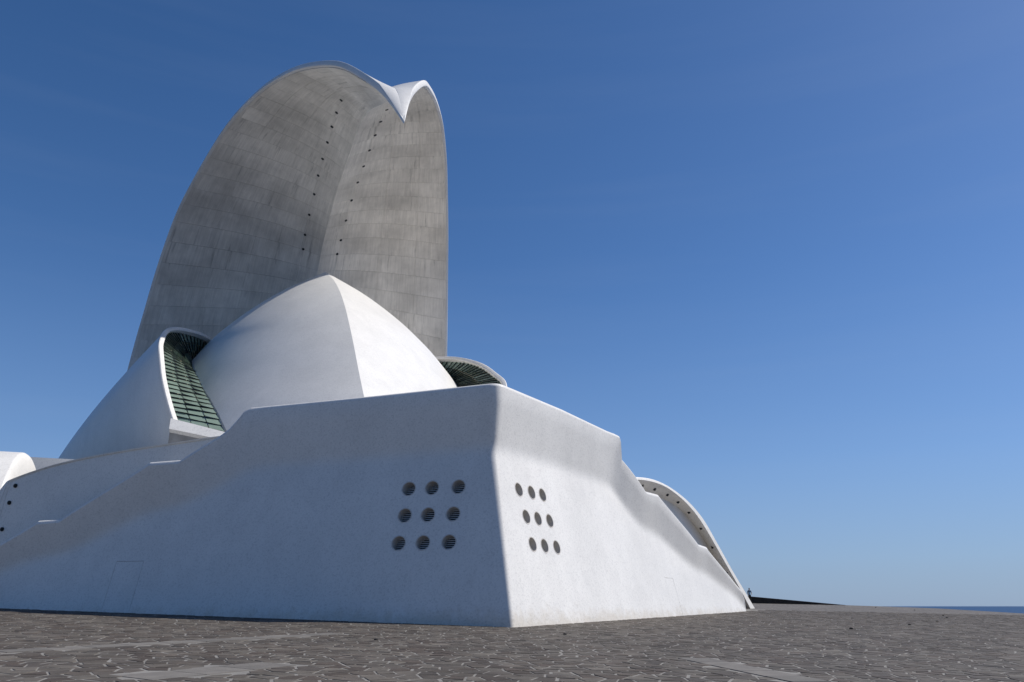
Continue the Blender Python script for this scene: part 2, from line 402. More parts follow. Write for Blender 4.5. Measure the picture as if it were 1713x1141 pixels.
# --- domed shell ("nut") -----------------------------------------
RIDGE = np.array([(-69.04, 43.11), (-60.22, 38.53), (-54.81, 35.04), (-50.68, 31.81), (-47.19, 28.65), (-43.94, 25.55), (-41.3, 22.86), (-39.29, 20.88), (-37.42, 19.13), (-30.5, 11.9), (-27, 8.0)])
KNZ = [8, 16, 22, 27, 32, 36, 39.5, 43.11]
NUTR = {-1: [44.83, 40.31, 35.66, 30.72, 25.24, 18.23, 10.6, .02], 1: [53.92, 49.26, 44.33, 38.68, 31.76, 23.12, 13.1, .02]}
ALF = R(63.0)
CUTZ = [8, 11, 13.3, 15.7, 18.1, 20.5, 22.8, 25.2, 27, 28.2, 28.8, 29.4, 29.9, 30.5, 31.5]
CUTT = [.205, .252, .295, .343, .395, .462, .543, .652, .762, .862, .929, 1.014, 1.171, 1.6, 2 * ALF]
ZD = np.arange(6, 43.12, .05)
def soft(y, w):
    k_ = np.hanning(w); k_ /= k_.sum(); h_ = w // 2
    lo_ = 2 * y[0] - y[h_:0:-1]; hi_ = 2 * y[-1] - y[-2:-h_ - 2:-1]
    return np.convolve(np.r_[lo_, y, hi_], k_, 'valid')
RD = {q: soft(np.interp(ZD, KNZ, NUTR[q]), 101) for q in NUTR}; FD = soft(np.interp(ZD, RIDGE[::-1, 1], RIDGE[::-1, 0]), 81)
def nut_pt(side, z, th):
    r = max(float(np.interp(z, ZD, RD[side])), .01); fa = float(np.interp(z, ZD, FD))
    ca, cl, an = fa - r * math.sin(ALF), -r * math.cos(ALF), math.pi / 2 - ALF
    return L(ca + r * math.cos(an + th), side * (cl + r * math.sin(an + th)), z)
for side in (-1, 1):
    zr = np.r_[np.linspace(8, 40, 66), np.linspace(40.3, 43.05, 14)]
    P = np.array([[nut_pt(side, z, t * float(np.interp(z, CUTZ, CUTT))) for t in np.linspace(0, 1, 40)] for z in zr])
    P[:, 0, 0] = 0
    du = np.gradient(P, axis=0); dv = np.gradient(P, axis=1); nn = np.cross(du, dv); nn /= np.linalg.norm(nn, axis=2)[..., None] + 1e-9
    cen = L(-62, 0, 15); s_ = np.sign(np.sum(nn * (P - cen), axis=2)); nn *= np.median(s_)
    T = P - nn * .45; T[:, 0, 0] = 0
    o = thick_grid('domed_shell', P, T, MOSAIC, hall, 35)
    if side < 0: o['label'] = 'left half of the pointed shell, grey in grazing light'
    else: o['label'] = 'right half of the pointed shell, bright in the sun'
    # bare edge strip along the open side of the shell
    e_ = np.array([nut_pt(side, z, float(np.interp(z, CUTZ, CUTT))) for z in np.linspace(9, 28.6, 40)])
    e2 = np.array([nut_pt(side, z, float(np.interp(z, CUTZ, CUTT)) - .012) for z in np.linspace(9, 28.6, 40)])
    outn = (e_ - e2); outn /= np.linalg.norm(outn, axis=1)[:, None]
    inn = np.array([unit(L(-62, 0, 15) - q) for q in e_])
    thick_grid('shell_edge', np.stack([e_ + inn * .05, e_ + outn * .28 + inn * .05], 1), np.stack([e_ + inn * .5, e_ + outn * .28 + inn * .5], 1), BEIGE, hall, smooth=False)

# --- the wing ------------------------------------------------------
RIM = [(-95.8, 26.2, -1), (-95.2, 25.6, 12), (-94.2, 24.9, 22), (-92.6, 24.2, 31), (-90.56, 23.33, 37.51), (-88.87, 22.81, 40.01), (-85.35, 21.7, 45.93), (-80.84, 20.26, 51.17), (-76.17, 18.83, 54.03), (-67.16, 15.94, 57.12), (-61.5, 14.1, 58.2), (-56.0, 12.2, 58.25), (-51.0, 10.35, 57.75), (-45.6, 8.1, 56.5), (-40.8, 6.1, 54.4), (-36.6, 4.55, 51.9), (-33.6, 3.1, 49.2), (-30.2, 1.6, 45.7), (-28.0, .75, 43.0), (-25.85, .02, 40.0)]
KEEL = [(-97, 0, -1), (-95.5, 0, 10), (-93.0, 0, 20), (-89.5, 0, 30), (-86.2, 0, 36.5), (-83.6, 0, 40.2), (-80.2, 0, 44.0), (-76.6, 0, 47.5), (-73.0, 0, 50.0), (-65.5, 0, 52.3), (-60.5, 0, 52.9), (-55.4, 0, 53.3), (-50.9, 0, 53.7), (-46.6, 0, 53.25), (-43.0, 0, 51.9), (-39.6, 0, 50.2), (-36.0, 0, 48.3), (-30.6, 0, 45.4), (-28.0, 0, 42.8), (-25.85, 0, 39.95)]
NT_ = 150
# same parameter for both curves: resample by control index
def by_index(pts, n):
    pts = np.array(pts, float); x = np.arange(len(pts)); t = np.linspace(0, len(pts) - 1, n); m = np.gradient(pts, axis=0)
    k = np.minimum(t.astype(int), len(pts) - 2); u = (t - k)[:, None]
    return (2*u**3 - 3*u**2 + 1) * pts[k] + (u**3 - 2*u**2 + u) * m[k] + (-2*u**3 + 3*u**2) * pts[k+1] + (u**3 - u**2) * m[k+1]
def blur(c, n):
    for _ in range(n): c[1:-1] = .5 * c[1:-1] + .25 * (c[:-2] + c[2:])
    return c
rimc = blur(by_index([L(*q) for q in RIM], NT_), 8); keel = blur(by_index([L(*q) for q in KEEL], NT_), 9)
NV = 25
vv = np.linspace(0, 1, NV)
def blade_grid(side, ts, vs_):
    """underside point + upward normal for parameters"""
    x = np.arange(NT_)
    def ev(t, v):
        c_ = np.array([np.interp(t, x, keel[:, i]) for i in range(3)]); r_ = np.array([np.interp(t, x, rimc[:, i]) for i in range(3)])
        w = np.linalg.norm(r_ - c_)
        p = c_ + (r_ - c_) * v
        return p * np.array([side, 1, 1])
    P = np.array([[ev(t, v) for v in vs_] for t in ts])
    du = np.gradient(P, axis=0); dv = np.gradient(P, axis=1); n = np.cross(du, dv); n /= np.linalg.norm(n, axis=2)[..., None] + 1e-12
    if n[94, 12] @ np.array([0, .2, 1.0]) < 0: n = -n
    w = np.linalg.norm(P[:, -1] - P[:, 0], axis=1)[:, None, None]; v_ = np.array(vs_)[None, :, None]
    P = P + n * w * .28 * v_ * (1 - v_) ** 1.3       # blades are gently hollowed
    P[..., 0] = np.where(P[..., 0] * side < 0, 0, P[..., 0])
    return P
def normals_of(P, side):
    du = np.gradient(P, axis=0); dv = np.gradient(P, axis=1); n = np.cross(du, dv); n /= np.linalg.norm(n, axis=2)[..., None] + 1e-12
    return n * side
wing = bpy.data.objects.new('wing', None); COL.objects.link(wing); wing.parent = hall
wing['label'] = 'tall beaked wing of two bare concrete blades meeting in a keel'
ts = np.arange(NT_); tsig = np.linspace(0, 1, NT_)
UND = {}
for side in (-1, 1):
    P = blade_grid(side, ts, vv); n = normals_of(P, side)
    # normal must point up / back (away from the underside)
    ref = n[94, 12] @ np.array([0, .2, 1.0])
    if ref < 0: n = -n
    for i in range(NT_):
        n[i] = n[i] / (np.linalg.norm(n[i], axis=1)[:, None] + 1e-12)
    n[-1] = n[-2]
    UND[side] = (P, n)
    width = np.linalg.norm(P[:, -1] - P[:, 0], axis=1)
    tk = np.minimum(.86, .14 + width * .40)[:, None] * np.linspace(1.25, .75, NV)[None, :]
    B = P + n * np.interp(vv, [0, .80, .93, 1], [.26, .26, .07, .05])[None, :, None]
    T = P + n * tk[..., None]
    for G in (T, B):
        G[:, 0, 0] = 0; G[..., 0] = np.where(G[..., 0] * side < 0, 0, G[..., 0])
    rows = []
    out = (P[:, -1] - P[:, -2]); out /= np.linalg.norm(out, axis=1)[:, None] + 1e-9
    for i in range(NT_):
        mid = (B[i, -1] + T[i, -1]) / 2; h = (T[i, -1] - B[i, -1]) / 2; hl = np.linalg.norm(h)
        nose = [mid - h * math.cos(q) + out[i] * hl * .22 * math.sin(q) for q in np.linspace(0, math.pi, 9)]
        rows.append(np.concatenate([B[i], nose, T[i][::-1]]))
    rows = np.array(rows); nu, nv = rows.shape[:2]
    me = mesh('wing_blade', rows.reshape(-1, 3), grid(nu, nv) + [tuple(range(nv)), tuple(reversed(range((nu - 1) * nv, nu * nv)))])
    bm = bmesh.new(); bm.from_mesh(me); bmesh.ops.remove_doubles(bm, verts=bm.verts, dist=.002); bmesh.ops.recalc_face_normals(bm, faces=bm.faces); bm.to_mesh(me); bm.free()
    autosmooth(me, 50)
    link('wing_blade', me, MOSAIC, wing)
# formwork panels on the underside, each a slab of its own
x_t = np.arange(NT_)
for side in (-1, 1):
    P, n = UND[side]
    def samp(t, v):
        i = min(int(t), NT_ - 2); a = t - i; jv = v * (NV - 1); j = min(int(jv), NV - 2); b = jv - j
        f_ = lambda G: (G[i, j] * (1-a) * (1-b) + G[i+1, j] * a * (1-b) + G[i, j+1] * (1-a) * b + G[i+1, j+1] * a * b)
        q = f_(n); return f_(P), q / (np.linalg.norm(q) + 1e-9)
    # strips about 2.6 m along the blade
    clen = np.r_[0, np.cumsum(np.linalg.norm(np.diff((rimc + keel) / 2, axis=0), axis=1))]
    nstrip = 28; tb = np.interp(np.linspace(clen[28], clen[-1], nstrip + 1), clen, x_t)
    for k in range(nstrip):
        w = np.linalg.norm(samp((tb[k] + tb[k+1]) / 2, 1)[0] - samp((tb[k] + tb[k+1]) / 2, 0)[0])
        if w < 1.0: continue
        vb = [0.0, 2.9 / w if w > 8 else .36, .46, .74, 1 - .32 / w] if w > 6 else [0.0, .5, 1 - .32 / w] if w > 3 else [0.0, 1 - .32 / w]
        for j in range(len(vb) - 1):
            gt, gv = .012 / max((clen[-1] - clen[28]) / nstrip, .1) * (tb[k+1] - tb[k]), .010 / w
            t0, t1, v0, v1 = tb[k] + gt, tb[k+1] - gt, vb[j] + (gv if j else 0.0), vb[j+1] - gv
            nt, nvv = 5, 5
            tt, ww = np.linspace(t0, min(t1, NT_ - 1.001), nt), np.linspace(v0, v1, nvv)
            proud = rnd.uniform(0, .006)
            lowv, upv, nrm, uv = [], [], [], []
            for t in tt:
                for v in ww:
                    p, q = samp(t, v); lowv.append(p - q * proud); upv.append(p + q * .062); nrm.append(-q)
                    uv.append((float(np.interp(t, x_t, clen)), v * w * side + 200))
            vts = lowv + upv; m_ = nt * nvv
            fs = grid(nt, nvv, 0, side > 0)
            bd = [i * nvv for i in range(nt)] + [(nt-1) * nvv + q for q in range(1, nvv)] + [i * nvv + nvv - 1 for i in range(nt - 2, -1, -1)] + [q for q in range(nvv - 2, 0, -1)]
            for a, b in zip(bd, bd[1:] + bd[:1]):
                q_ = (a, b, b + m_, a + m_); fs.append(q_ if side > 0 else q_[::-1])
            me = bpy.data.meshes.new('panel'); me.from_pydata([tuple(p) for p in vts], [], fs); me.update()
            ul = me.uv_layers.new(name='UVMap')
            for lp in me.loops: ul.data[lp.index].uv = uv[lp.vertex_index % m_]
            nl = []
            for pg in me.polygons:
                pg.use_smooth = True
                flat = all(vi < m_ for vi in pg.vertices)
                for vi in pg.vertices: nl.append(tuple(nrm[vi]) if flat else tuple(pg.normal))
            me.normals_split_custom_set(nl)
            link('panel', me, CONCRETE, wing)
# recessed lamps along both sides of the keel
bm = bmesh.new(); prev = None
for r_, z_ in ((.12, .0), (.135, .04), (.20, .04), (.20, -.02)):
    rg = [bm.verts.new((r_ * math.cos(2 * math.pi * q / 16), r_ * math.sin(2 * math.pi * q / 16), z_)) for q in range(16)]
    if prev:
        for q in range(16): bm.faces.new((prev[q], prev[(q+1) % 16], rg[(q+1) % 16], rg[q]))
    prev = rg
bmesh.ops.recalc_face_normals(bm, faces=bm.faces)
lring = bpy.data.meshes.new('downlight'); bm.to_mesh(lring); bm.free(); lring.materials.append(LAMPGLASS)
def frame_mat(p, nrm):
    q = Vector(nrm).to_track_quat('Z', 'Y').to_matrix().to_4x4(); q.translation = Vector(p); return q
LAMPT = [(.678, .332), (.642, .280), (.607, .250), (.571, .225), (.534, .204), (.496, .183), (.465, .162), (.4385, .149), (.409, .1385), (.383, .128)]
for side in (-1, 1):
    P, n = UND[side]
    for t_, v in LAMPT:
        i = int(t_ * (NT_ - 1)); a_ = t_ * (NT_ - 1) - i; jv = v * (NV - 1); j = int(jv); b = jv - j
        p = (P[i, j] * (1 - b) + P[i, j+1] * b) * (1 - a_) + (P[i+1, j] * (1 - b) + P[i+1, j+1] * b) * a_; q = n[i, j]
        o = link('downlight', lring, None, wing); o.matrix_local = frame_mat(p - q * .014, -q)
# give each lamp ring a dark centre inside the same mesh
bm = bmesh.new(); bm.from_mesh(lring)
r2 = bmesh.ops.create_circle(bm, cap_ends=True, radius=.13, segments=16, matrix=Matrix.Translation((0, 0, .02)))
for f_ in bm.faces:
    if len(f_.verts) > 4: f_.material_index = 1
bm.to_mesh(lring); bm.free(); lring.materials.append(BLACKVOID)

# --- side sails, glazing ------------------------------------------
SAIL = [(-82, 8.5, 29.5), (-76, 10.8, 31.8), (-70, 13.49, 32.67), (-66, 15.58, 32.11), (-63.9, 16.84, 31.6), (-60.8, 17.72, 30.5), (-56.4, 18.08, 28.7), (-52.2, 18.1, 26.5), (-48.8, 17.94, 24.71), (-47.6, 17.57, 22.74), (-46.8, 17.21, 21.1), (-45.8, 16.52, 18.93), (-45, 15.72, 16.86), (-44.2, 14.75, 15.03), (-42.6, 12.6, 11.2)]
APEX = L(-100, 35.5, 12.2)
GL_RIM = [(-45.1, 15.82, 17.1), (-45.8, 16.52, 18.93), (-46.8, 17.21, 21.1), (-47.5, 17.5, 22.5), (-48.8, 17.94, 24.71), (-52.2, 18.1, 26.5), (-56.4, 18.08, 28.7), (-60.8, 17.72, 30.5), (-63.9, 16.84, 31.6), (-66, 15.58, 32.11), (-70, 13.49, 32.67), (-75, 11.2, 32.2)]
GL_NUT = [(-42.6, 11.1, 15.8), (-47.0, 12.2, 18.8), (-51.8, 13.4, 21.6), (-56.0, 14.1, 24.0), (-61.5, 14.85, 26.5), (-63.4, 15.0, 27.3), (-64.8, 15.05, 27.8), (-66.2, 15.0, 28.2), (-67.6, 14.9, 28.6), (-69, 14.7, 29.0), (-72, 14.0, 29.6), (-77, 11.0, 30.2)]
for side in (-1, 1):
    mir = np.array([side, 1, 1])
    rc = blur(by_index([L(*q) for q in SAIL], 70), 3)
    apex = APEX
    cen = L(-60, 8, 15)
    us = np.linspace(0, .93, 24)
    tang = np.gradient(rc, axis=0)
    # conical sail running back and down from its front rim
    P = []
    for u in us:
        q = rc * (1 - u) + apex * u
        blg = np.array([unit(q_ - (cen * (1 - u) + apex * u + np.array([-1.5, 0, -2]) )) for q_ in q])
        P.append(q + blg * 1.1 * math.sin(math.pi * min(u * 1.05, 1)) )
    P = np.array(P)
    inn = np.array([[unit(cen * (1 - u) + apex * u + np.array([0, 0, -3.0]) - P[i, j]) for j in range(P.shape[1])] for i, u in enumerate(us)])
    T = P + inn * .35
    o = thick_grid('side_sail', P * mir, T * mir, MOSAIC, hall, 35)
    o['label'] = ('left' if side < 0 else 'right') + ' sail-like shell hugging the domed shell'
    # rim band: a flat ribbon standing round the opening
    tdir = tang / np.linalg.norm(tang, axis=1)[:, None]
    back = np.array([unit(apex - q) for q in rc])
    radial = np.cross(tdir, back); radial /= np.linalg.norm(radial, axis=1)[:, None]
    sgn = np.sign(np.sum(radial * (rc - cen), axis=1)); radial *= sgn[:, None]
    ring_ = []
    for i in range(len(rc)):
        c0 = rc[i]; r_, b_ = radial[i], back[i]
        sec = [(-.40, .04), (-.40, -.06), (-.3, -.12), (.0, -.14), (.08, -.08), (.10, .02), (.08, .45), (-.40, .45)]
        ring_.append([c0 + r_ * x + b_ * y for x, y in sec])
    ring_ = np.array(ring_); nu, nv = ring_.shape[:2]
    f = grid(nu, nv) + [(i * nv + nv - 1, (i + 1) * nv + nv - 1, (i + 1) * nv, i * nv) for i in range(nu - 1)] + [tuple(range(nv)), tuple(reversed(range((nu-1) * nv, nu * nv)))]
    me = mesh('sail_rim', (ring_ * mir).reshape(-1, 3), f); fix_normals(me); autosmooth(me, 30)
    link('sail_rim', me, PLASTER, hall)
    # glazing
    gl = bpy.data.objects.new('glazing', None); COL.objects.link(gl); gl.parent = hall
    gl['label'] = 'green glass louvres between the ' + ('left' if side < 0 else 'right') + ' sail and the domed shell'
    NG = 46
    gr = blur(by_index([L(*q) for q in GL_RIM], NG + 1), 1); gn = blur(by_index([L(*q) for q in GL_NUT], NG + 1), 1)
    # uniform spacing along the rim
    dd = np.r_[0, np.cumsum(np.linalg.norm(np.diff(gr, axis=0), axis=1) + .6 * np.linalg.norm(np.diff(gn, axis=0), axis=1))]
    tt = np.interp(np.linspace(0, dd[-1], NG + 1), dd, np.arange(NG + 1))
    gr = np.array([[np.interp(t, np.arange(NG + 1), gr[:, i]) for i in range(3)] for t in tt]); gn = np.array([[np.interp(t, np.arange(NG + 1), gn[:, i]) for i in range(3)] for t in tt])
    gr = gr + (gn - gr) * .03 + np.array([0, .45, 0]); gn = gn + np.array([0, .3, 0])
    colb = [0, .34, .67, 1]
    for k in range(NG):
        nrm = np.cross(gn[k] - gr[k], gr[k+1] - gr[k]); nl_ = np.linalg.norm(nrm)
        if nl_ < 1e-6: continue
        nrm /= nl_
        if nrm @ np.array([0, -1, .2]) < 0: nrm = -nrm
        for c0, c1 in zip(colb[:-1], colb[1:]):
            g = .012
            A0 = gr[k] + (gn[k] - gr[k]) * (c0 + g); B0 = gr[k] + (gn[k] - gr[k]) * (c1 - g)
            A1 = gr[k+1] + (gn[k+1] - gr[k+1]) * (c0 + g); B1 = gr[k+1] + (gn[k+1] - gr[k+1]) * (c1 - g)
            # each pane tilts: lower edge kicked out like a shingle, inner corner twisted
            jt = [rnd.uniform(-.07, .07) for _ in range(4)]
            q = [A0 + nrm * (.20 + jt[0]), B0 + nrm * (.12 + jt[1]), B1 + nrm * (-.02 + jt[2] * .3), A1 + nrm * (-.04 + jt[3] * .3)]
            th = nrm * .02
            v = [p * mir for p in q] + [(p - th) * mir for p in q]
            me = mesh('pane', v, [(0, 1, 2, 3), (7, 6, 5, 4), (0, 4, 5, 1), (1, 5, 6, 2), (2, 6, 7, 3), (3, 7, 4, 0)]); fix_normals(me)
            link('pane', me, GLASS, gl)
        # mullion bar and struts behind
        w_ = .017
        A0, B0 = gr[k] + nrm * .03, gn[k] + nrm * .03
        ax = unit(B0 - A0); ay = np.cross(nrm, ax)
        me = box_me('mullion', (A0 + B0) / 2 * mir, (B0 - A0) / 2 * mir, ay * w_ * mir, nrm * .05 * mir); link('mullion', me, DARKMETAL, gl)
        if k % 1 == 0 and k < NG - 4:
            for c0 in (.2, .55):
                A2 = gr[k] + (gn[k] - gr[k]) * c0 - nrm * .25; B2 = gr[k+1] + (gn[k+1] - gr[k+1]) * (c0 + .22) - nrm * .3
                ax = (B2 - A2) / 2; ay = unit(np.cross(nrm, ax))
                me = box_me('strut', (A2 + B2) / 2 * mir, ax * mir, ay * .08 * mir, nrm * .04 * mir); link('strut', me, STRUT, gl)
    # white sill beam under the glass and bare concrete below it
    a_, b_ = L(-45.0, 15.9, 16.9), L(-42.2, 10.7, 15.35)
    dn = np.array([0, -.75, -.85])
    fr = unit(np.cross(b_ - a_, dn)); fr = fr if fr[1] < 0 else -fr
    q = [a_ + fr * .30, b_ + fr * .30, b_ + dn * 1.0 + fr * .30, a_ + dn * 1.35 + fr * .30]
    v = [p * mir for p in q] + [(p - fr * .9) * mir for p in q]
    me = mesh('sill_beam', v, [(0, 1, 2, 3), (7, 6, 5, 4), (0, 4, 5, 1), (1, 5, 6, 2), (2, 6, 7, 3), (3, 7, 4, 0)]); fix_normals(me); link('sill_beam', me, PLASTER, hall)
    fr2 = np.array([0, -1.0, 0]); q = [a_ + dn * 1.2, b_ + dn * .9, b_ + dn * .9 + np.array([0, 0, -5.0]), a_ + dn * 1.2 + np.array([0, 0, -5.0])]
    v = [p * mir for p in q] + [(p - fr * .6) * mir for p in q]
    me = mesh('upstand', v, [(0, 1, 2, 3), (7, 6, 5, 4), (0, 4, 5, 1), (1, 5, 6, 2), (2, 6, 7, 3), (3, 7, 4, 0)]); fix_normals(me); link('upstand', me, RAWCONC, hall)

# --- low arches behind the plinth stairs --------------------------
ARCH = {1: ([(13.0, 8.0), (17.0, 8.75), (20.34, 9.19), (22.94, 9.36), (25.83, 9.24), (28.9, 8.79), (31.35, 8.17), (33.48, 7.38), (35.62, 6.22), (37.7, 5.05), (40.47, 3.5), (43.26, 2.08), (46.02, .62), (47.4, -.2)],
            [(13.0, 7.8), (17.0, 8.5), (20.1, 8.96), (22.69, 9.12), (25.32, 9.05), (28.09, 8.61), (30.36, 8.03), (32.43, 7.25), (34.68, 6.11), (36.73, 4.97), (39.44, 3.47), (41.99, 2.06), (44.3, .63), (45.6, -.2)],
            [(13.4, 7.4), (18.0, 8.3), (21.12, 8.54), (23.48, 8.55), (26.59, 8.46), (28.92, 8.25), (30.95, 7.85), (32.77, 7.27), (34.63, 6.52), (36.38, 5.58), (38.88, 4.15), (41.66, 2.56), (44.31, .63), (45.6, -.2)]),
        -1: ([(13.0, 9.95), (17.55, 9.74), (20.05, 9.56), (24.02, 9.26), (28.22, 8.76), (31.4, 8.06), (31.95, 7.8), (32.4, 7.1), (33.0, 5.4), (33.6, 3.0), (34.2, -.2)],
             [(13.0, 9.93), (17.55, 9.72), (20.05, 9.54), (24.02, 9.24), (28.2, 8.74), (31.3, 8.02), (31.72, 7.7), (31.95, 7.0), (32.2, 5.4), (32.5, 3.0), (32.8, -.2)],
             [(13.0, 9.88), (17.55, 9.67), (20.05, 9.49), (24.02, 9.19), (28.18, 8.69), (31.2, 7.97), (31.55, 7.65), (31.75, 7.0), (31.95, 5.4), (32.2, 3.0), (32.5, -.2)])}
for side in (-1, 1):
    INB = 3.0 if side > 0 else 2.24
    o_, i_, b_ = (blur(by_index(q, 60), 2 if side > 0 else 1) for q in ARCH[side])
    rows = []
    for q in range(60):
        rows.append([face_pt(side, b_[q][0], INB, b_[q][1]), face_pt(side, i_[q][0], 2.2, i_[q][1]), face_pt(side, i_[q][0], 2.17, i_[q][1] + .03),
                     face_pt(side, o_[q][0], 2.2, o_[q][1] - .06), face_pt(side, o_[q][0], 2.27, o_[q][1]), face_pt(side, o_[q][0] + .2, 7.5, o_[q][1] + .15), face_pt(side, b_[q][0] + .3, 7.5, b_[q][1] - .4)])
    rows = np.array(rows); nu, nv = rows.shape[:2]
    f = grid(nu, nv) + [(i * nv + nv - 1, (i+1) * nv + nv - 1, (i+1) * nv, i * nv) for i in range(nu - 1)] + [tuple(range(nv)), tuple(reversed(range((nu-1) * nv, nu * nv)))]
    me = mesh('arch', rows.reshape(-1, 3), f); fix_normals(me); autosmooth(me, 30)
    o = link('arch', me, PLASTER, hall); o['label'] = ('left' if side < 0 else 'right') + ' low arch with round lamps in its soffit'
    # recessed wall inside the arch
    pts = [face_pt(side, s, INB + .02, z + .1) for s, z in b_[:58]]
    base = [face_pt(side, s, INB + .02, -.8) for s, z in b_[:58]]
    Pg = np.stack([np.array(base), np.array(pts)], 1); thick_grid('arch_wall', Pg, Pg + INW[side] * .3, MOSAIC, hall, 30)
    # lamps
    for s0 in ((21.9, 24.0, 26.3, 28.6, 31.0, 33.6, 36.4, 39.6) if side > 0 else (7.75, 6.5, 4.95, 3.4)):
        q = int(np.argmin(np.abs((b_[:, 0] + i_[:, 0]) / 2 - s0))) if side > 0 else 36 + int(np.argmin(np.abs(i_[36:, 1] - s0)))
        pb, pi_ = rows[q][0], rows[q][1]; p = (pb + pi_) / 2 if side > 0 else pb - DIR[side] * .42
        tg = rows[min(q + 1, 59)][1] - rows[q - 1][1]; nn = unit(np.cross(pb - pi_, tg)); 
        if nn @ (-DIR[side] * .7 - np.array([0, 0, .7])) < 0: nn = -nn
        if side < 0: nn = -INW[side]
        bm = bmesh.new()
        add_cyl(bm, (0, 0, 0), (0, 0, 1), .12, -.05, .05, 14)
        bmesh.ops.create_uvsphere(bm, u_segments=12, v_segments=6, radius=.085, matrix=Matrix.Translation((0, 0, .05)))
        me = bpy.data.meshes.new('soffit_lamp'); bm.to_mesh(me); bm.free()
        o = link('soffit_lamp', me, DARKMETAL, hall); o.matrix_local = frame_mat(p, nn)

# --- sunlit rounded shell at the far left -------------------------
Pg = []
for q in np.linspace(0, 1, 18):
    row = []
    for s in np.r_[np.linspace(0, .9, 10), np.linspace(.978, 1, 8)]:
        # leaning face, rounded at its right edge and top
        e = max(0, (s - .978) / .022); l_ = -50 + 24.6 * s ; zz = 12.2 * math.sin(q * math.pi / 2) ** .7
        a_ = -30.0 - 8.5 * (1 - math.cos(q * math.pi / 2)) - 2.2 * (1 - math.sqrt(max(0, 1 - e * e)))
        row.append(L(a_, l_ - 0.0, zz * (1 - .015 * (1 - s)) - .8 * (1 - math.sqrt(max(0, 1 - e * e)))))
    Pg.append(row)
Pg = np.array(Pg)
thick_grid('outer_shell', Pg, Pg + np.array([0, 1.2, -.2]), MOSAIC, hall, 40)
Pb = np.array([[L(-45, -22, z), L(-45, -40, z)] for z in (0, 12.95)])
thick_grid('rear_wall', Pb, Pb + np.array([0, 1.0, 0]), MOSAIC, hall, 30)

# ------------------------------------------------------------------ paving stones
cw, ch = .44, .58
xs0, ys0 = -48.0, 13.0
ni, nj = int(95 / cw), int((STONE_Y1 - ys0) / ch)
rr_ = random.Random(5)
cen = {}
for i in range(-2, ni + 3):
    for j in range(-2, nj + 3):
        cen[i, j] = (xs0 + (i + .5 * (j % 2) + rr_.uniform(-.38, .38)) * cw, ys0 + (j + rr_.uniform(-.36, .36)) * ch)
ca_, sa_ = math.cos(PHI), math.sin(PHI)
def in_plinth(x, y):
    dx, dy = x - KX, y - KY0; lx, ly = dx * ca_ + dy * sa_, -dx * sa_ + dy * ca_
    for s in (-1, 1):
        if lx * INW[s][0] + ly * INW[s][1] < .25: return False
    return True
def on_band(x, y, m=0.0):
    for (x0, y0, x1, y1, w) in BANDS:
        dx, dy = x1 - x0, y1 - y0; ln = math.hypot(dx, dy); t = ((x - x0) * dx + (y - y0) * dy) / ln; dst = abs((x - x0) * dy - (y - y0) * dx) / ln
        if -m < t < ln + m and dst < w / 2 + m: return True
    return False
def unproj(px, py):
    dx, uy = (px - 856.5) / 1389.0, (570.5 - py) / 1389.0
    d_ = np.array([dx, math.cos(PITCH) - math.sin(PITCH) * uy, math.sin(PITCH) + math.cos(PITCH) * uy])
    # ground plane GA*(x-KX)+GB*(y-KY0)-z=0
    t = (-GA * KX - GB * KY0 - CAM_Z) / -(GA * d_[0] + GB * d_[1] - d_[2]); return d_[0] * t, d_[1] * t
BANDS = [(-16.4, 16.0, -6.2, 31.2, .75), (7.4, 14.5, 4.9, 24.0, .9), (-7.2, 17.0, -5.3, 20.2, 1.1)]
def clip(poly, nx, ny, c):
    out = []
    for k in range(len(poly)):
        p, q = poly[k], poly[(k + 1) % len(poly)]; dp, dq = nx * p[0] + ny * p[1] - c, nx * q[0] + ny * q[1] - c
        if dp <= 0: out.append(p)
        if (dp < 0 < dq) or (dq < 0 < dp):
            t = dp / (dp - dq); out.append((p[0] + (q[0] - p[0]) * t, p[1] + (q[1] - p[1]) * t))
    return out
cells = []
TONES = [(.088, .074, .066), (.104, .092, .083), (.114, .103, .095), (.126, .116, .107), (.098, .088, .082), (.140, .130, .120)]
for i in range(ni):
    for j in range(nj):
        x, y = cen[i, j]
        if abs(x) > y * .74 + 9 or x > 46 or in_plinth(x, y) or on_band(x, y, .1): continue
        gap = rr_.uniform(.014, .042) * (1.0 if y < 40 else 1.1)
        poly = [(x - 2, y - 2), (x + 2, y - 2), (x + 2, y + 2), (x - 2, y + 2)]
        for di in (-2, -1, 0, 1, 2):
            for dj in (-2, -1, 0, 1, 2):
                if di == 0 and dj == 0: continue
                u, w = cen[i + di, j + dj]; nx, ny = u - x, w - y; ln = math.hypot(nx, ny); nx /= ln; ny /= ln
                poly = clip(poly, nx, ny, nx * (x + u) / 2 + ny * (y + w) / 2 - gap)
                if not poly: break
            if not poly: break
        if len(poly) >= 3: cells.append((y, x, poly))
cells.sort(key=lambda c: c[0] + .0 * abs(c[1]))
